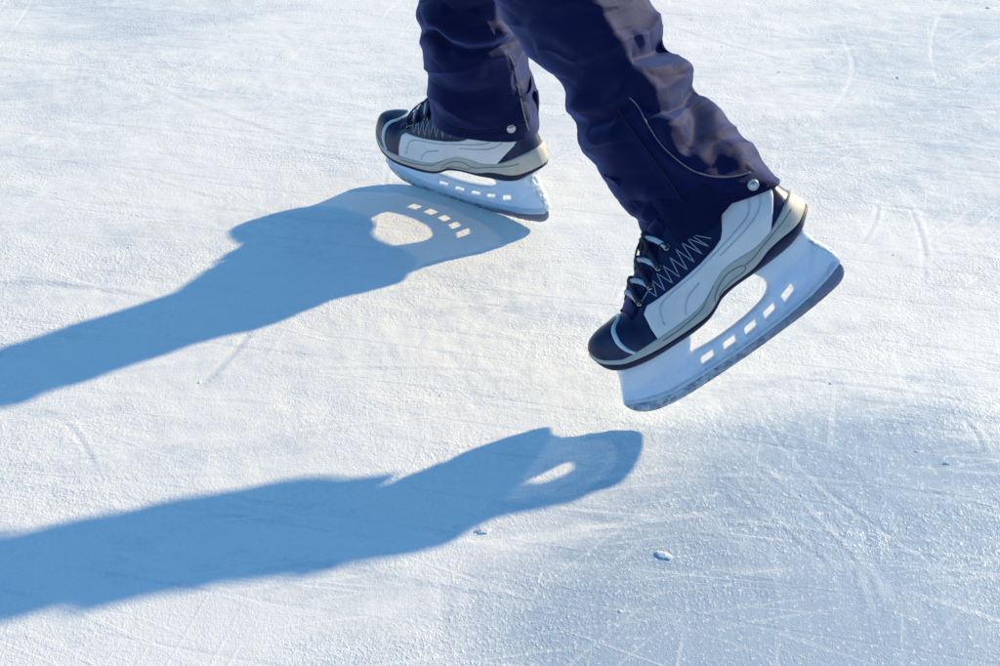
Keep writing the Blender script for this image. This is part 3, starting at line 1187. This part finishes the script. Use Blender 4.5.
def ice_mat():
    m, nt, p = new_mat('scraped_ice')
    v = coords(nt)
    # broad patches: powdery frost over clearer bluish ice
    a = noise_n(nt, coords(nt, (1, 1.25, 1)), 1.9, 5, .6, .5)
    b = noise_n(nt, aligned(nt, 1.9, .55, .16), 7.5, 6, .65, .3)
    c = noise_n(nt, coords(nt, (1, .95, 1), (0, 0, -.06)), 60, 3, .7)
    d = noise_n(nt, coords(nt, (1.05, .8, 1)), 215, 2, .7)
    f = math_n(nt, 'ADD', math_n(nt, 'MULTIPLY', a, 1.0), math_n(nt, 'MULTIPLY', b, .9))
    f = math_n(nt, 'ADD', f, math_n(nt, 'MULTIPLY', c, .35))
    f = math_n(nt, 'ADD', f, math_n(nt, 'MULTIPLY', d, .30))
    # soft oval spots turned towards the darker, bluer ice colour
    for (cx, cy), rx, ry, amt in BLUER_SPOTS:
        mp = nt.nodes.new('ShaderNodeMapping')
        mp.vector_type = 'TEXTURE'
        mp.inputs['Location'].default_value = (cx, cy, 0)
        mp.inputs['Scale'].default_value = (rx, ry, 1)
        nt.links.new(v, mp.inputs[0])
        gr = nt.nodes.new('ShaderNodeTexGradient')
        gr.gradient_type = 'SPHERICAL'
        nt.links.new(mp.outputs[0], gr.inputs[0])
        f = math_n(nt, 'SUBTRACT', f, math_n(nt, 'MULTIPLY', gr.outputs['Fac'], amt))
    fr = ramp(nt, math_n(nt, 'DIVIDE', f, 2.55), .235, .50)
    at_ = nt.nodes.new('ShaderNodeAttribute')
    at_.attribute_name = 'scrape'
    fr2 = math_n(nt, 'ADD', fr, math_n(nt, 'MULTIPLY', at_.outputs['Fac'], .5))
    # countless faint old blade scratches, in a few prevailing directions
    mn = nt.nodes.new('ShaderNodeTexNoise')
    mn.inputs['Scale'].default_value = 4.5
    mn.inputs['Detail'].default_value = 1
    nt.links.new(v, mn.inputs['Vector'])
    msep = nt.nodes.new('ShaderNodeSeparateColor')
    nt.links.new(mn.outputs['Color'], msep.inputs[0])
    masks = [ramp(nt, o_, .44, .60) for o_ in msep.outputs[:3]]
    streaks = None
    for k, (ang, sx, sy, pos) in enumerate(((.20, .55, .010, .60), (-.50, .5, .011, .61), (.85, .45, .010, .62), (-.15, .7, .0075, .60), (1.35, .4, .011, .64))):
        st = noise_n(nt, aligned(nt, sx, sy, ang), 1.0, 1, .6, 0)
        st = ramp(nt, st, pos, pos + .06)
        st = math_n(nt, 'MULTIPLY', st, masks[k % 3])
        streaks = st if streaks is None else math_n(nt, 'MAXIMUM', streaks, st)
    fr2 = math_n(nt, 'ADD', fr2, math_n(nt, 'MULTIPLY', streaks, .30))
    dk = ramp(nt, noise_n(nt, aligned(nt, .6, .016, -.25), 1.0, 1, .55, 0), .60, .68)
    fr2 = math_n(nt, 'SUBTRACT', fr2, math_n(nt, 'MULTIPLY', dk, .15))
    cl = nt.nodes.new('ShaderNodeClamp')
    nt.links.new(fr2, cl.inputs[0])
    fr2 = cl.outputs[0]
    col = mixc(nt, fr2, ICE_BLUISH, ICE_FROST)
    sp = ramp(nt, d, .58, .70)  # sparkle of the grain, painted as white specks in the base colour
    col = mixc(nt, math_n(nt, 'MULTIPLY', sp, .75), col, (1, 1, 1, 1))
    nt.links.new(col, p.inputs['Base Color'])
    rg = ramp(nt, fr2, 0, 1, (.42, .42, .42, 1), (.58, .58, .58, 1))
    nt.links.new(rg, p.inputs['Roughness'])
    p.inputs['Specular IOR Level'].default_value = .8
    p.inputs['Sheen Weight'].default_value = .25
    p.inputs['Sheen Roughness'].default_value = .5
    p.inputs['Sheen Tint'].default_value = (1, .93, .82, 1)
    # crystals: rough where the frost is thick, smoother on polished ice
    patchy = ramp(nt, noise_n(nt, aligned(nt, 1.4, .7, .1), 5.0, 2, .6), .38, .64, (.25, .25, .25, 1), (1, 1, 1, 1))
    vo = nt.nodes.new('ShaderNodeTexVoronoi')
    vo.inputs['Scale'].default_value = 260
    nt.links.new(coords(nt, (1.1, .8, 1)), vo.inputs['Vector'])
    cryst = math_n(nt, 'MULTIPLY', math_n(nt, 'SUBTRACT', 1.0, vo.outputs['Distance']), ramp(nt, d, .42, .66))
    b1 = bump_n(nt, d, .5, .0008)
    nt.links.new(math_n(nt, 'MULTIPLY', patchy, .55), b1.node.inputs['Strength'])
    e = noise_n(nt, coords(nt, (1.1, .75, 1)), 540, 1, .7)
    b2 = bump_n(nt, e, .5, .0008, b1)
    b2b = bump_n(nt, cryst, .5, .0009, b2)
    nt.links.new(math_n(nt, 'MULTIPLY', patchy, .55), b2b.node.inputs['Strength'])
    b2c = bump_n(nt, math_n(nt, 'SUBTRACT', streaks, dk), .4, .0004, b2b)
    b3 = bump_n(nt, c, .10, .004, b2c)
    nt.links.new(b3, p.inputs['Normal'])
    return m


def gxy(px, py):
    q = G(px, py)
    return (q.x, q.y)


BLUER_SPOTS = [(gxy(850, 610), .38, .42, 1.15), (gxy(940, 510), .30, .28, .65), (gxy(640, 640), .34, .22, .6), (gxy(960, 110), .5, .7, .35),
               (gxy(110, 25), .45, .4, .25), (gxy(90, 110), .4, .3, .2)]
ICE_BLUISH = (.44, .55, .68, 1)
ICE_FROST = (.965, .96, .955, 1)
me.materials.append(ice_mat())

# loose shavings: countless little crumbs thrown up by blades
mb = MB()


def crumb(p, r):
    bm = bmesh.new()
    bmesh.ops.create_icosphere(bm, subdivisions=1, radius=1)
    s = Vector((rng.uniform(.7, 1.7), rng.uniform(.6, 1.2), rng.uniform(.25, .6)))
    an = rng.uniform(0, 6.28)
    ca, sa = math.cos(an), math.sin(an)
    vs = []
    for v_ in bm.verts:
        q = Vector((v_.co.x * s.x, v_.co.y * s.y, v_.co.z * s.z)) * r * rng.uniform(.75, 1.25)
        vs.append(Vector((q.x * ca - q.y * sa, q.x * sa + q.y * ca, q.z)) + p)
    fs = [tuple(w.index for w in f.verts) for f in bm.faces]
    bm.free()
    mb.add(vs, fs)


def ice_z(x, y):
    i, j = min(np.searchsorted(gx, x), nx - 1), min(np.searchsorted(gy, y), ny - 1)
    return float(Z[j, i])


for k in range(1100):
    x, y = rng.uniform(-1.1, 1.1), rng.uniform(1.25, 3.3)
    if vnoise(np.array([x * 4.0]), np.array([y * 5.0]), 33)[0] + .5 < rng.random():
        continue
    r = .0008 + .0018 * rng.random() ** 4
    crumb(Vector((x, y, ice_z(x, y) - r * .05)), r)
for px, py, r in ((620, 612, .003), (946, 462, .003), (898, 78, .004), (892, 44, .003), (440, 60, .003), (988, 8, .004), (805, 77, .003)):
    q = G(px, py)
    crumb(Vector((q.x, q.y, ice_z(q.x, q.y) + r * .05)), r)
sh = mb.build('ice_shavings', M['snow'], None, False)
sh['kind'] = 'stuff'
for px, py, rx, an, lab in ((664, 556, .0060, -.6, 'flat white ice flake lying alone on the bluish ice below the raised skate'),
                            (484, 531, .0060, .2, 'small white snow lump touching the lower edge of the near leg shadow')):
    q = G(px, py)
    m = MB()
    rows = []
    for i in range(8):
        la = math.pi * i / 7
        row = []
        for j in range(14):
            t = 2 * math.pi * j / 14
            p_ = Vector((1.35 * math.sin(la) * math.cos(t), .9 * math.sin(la) * math.sin(t), .22 * math.cos(la)))
            p_ *= 1 + .45 * noise.noise(p_ * 1.9 + Vector((px, py, 0)))
            p_ = Matrix.Rotation(an, 3, 'Z') @ p_ * rx
            row.append(p_)
        rows.append(row)
    m.grid(rows, True)
    fl = m.build('ice_flake', M['snow'], None, False)
    fl.location = (q.x, q.y, ice_z(q.x, q.y) + rx * .12)
    fl['label'], fl['category'] = lab, 'ice flake'
    fl['group'] = 'loose flakes on the ice'

# ------------------------------------------------------------------ LIGHT, SKY, CAMERA
w = bpy.data.worlds.new('World')
scene.world = w
w.use_nodes = True
nt = w.node_tree
bg = nt.nodes['Background']
sky = nt.nodes.new('ShaderNodeTexSky')
sky.sky_type = 'NISHITA'
sky.sun_disc = False
sky.sun_elevation = math.atan2(1, math.hypot(SUN.x, SUN.y))
sky.sun_rotation = math.atan2(SUN.x, SUN.y)
sky.air_density = 1.0
sky.dust_density = .3
sky.ozone_density = 2.0
tint = mixc(nt, 1.0, sky.outputs[0], (.62, 1.08, 1.30, 1), 'MULTIPLY')
nt.links.new(tint, bg.inputs[0])
bg.inputs[1].default_value = .15

sd = bpy.data.lights.new('Sun', 'SUN')
sd.energy = 5.0
sd.angle = math.radians(1.3)
sd.color = (1.13, .89, .51)
so = bpy.data.objects.new('Sun', sd)
COL.objects.link(so)
so.rotation_euler = (-SUN).to_track_quat('-Z', 'Y').to_euler()
so.location = SUN * 3

cd = bpy.data.cameras.new('Camera')
cd.sensor_fit = 'HORIZONTAL'
cd.angle = 2 * math.atan(500 / FPX)
cd.clip_start = .05
cd.clip_end = 2000
cam = bpy.data.objects.new('Camera', cd)
COL.objects.link(cam)
cam.location = (0, 0, CAM_H)
cam.rotation_euler = (math.pi / 2 - PITCH, 0, 0)
scene.camera = cam
scene.view_settings.view_transform = 'Standard'
scene.view_settings.look = 'None'
scene.view_settings.exposure = 0
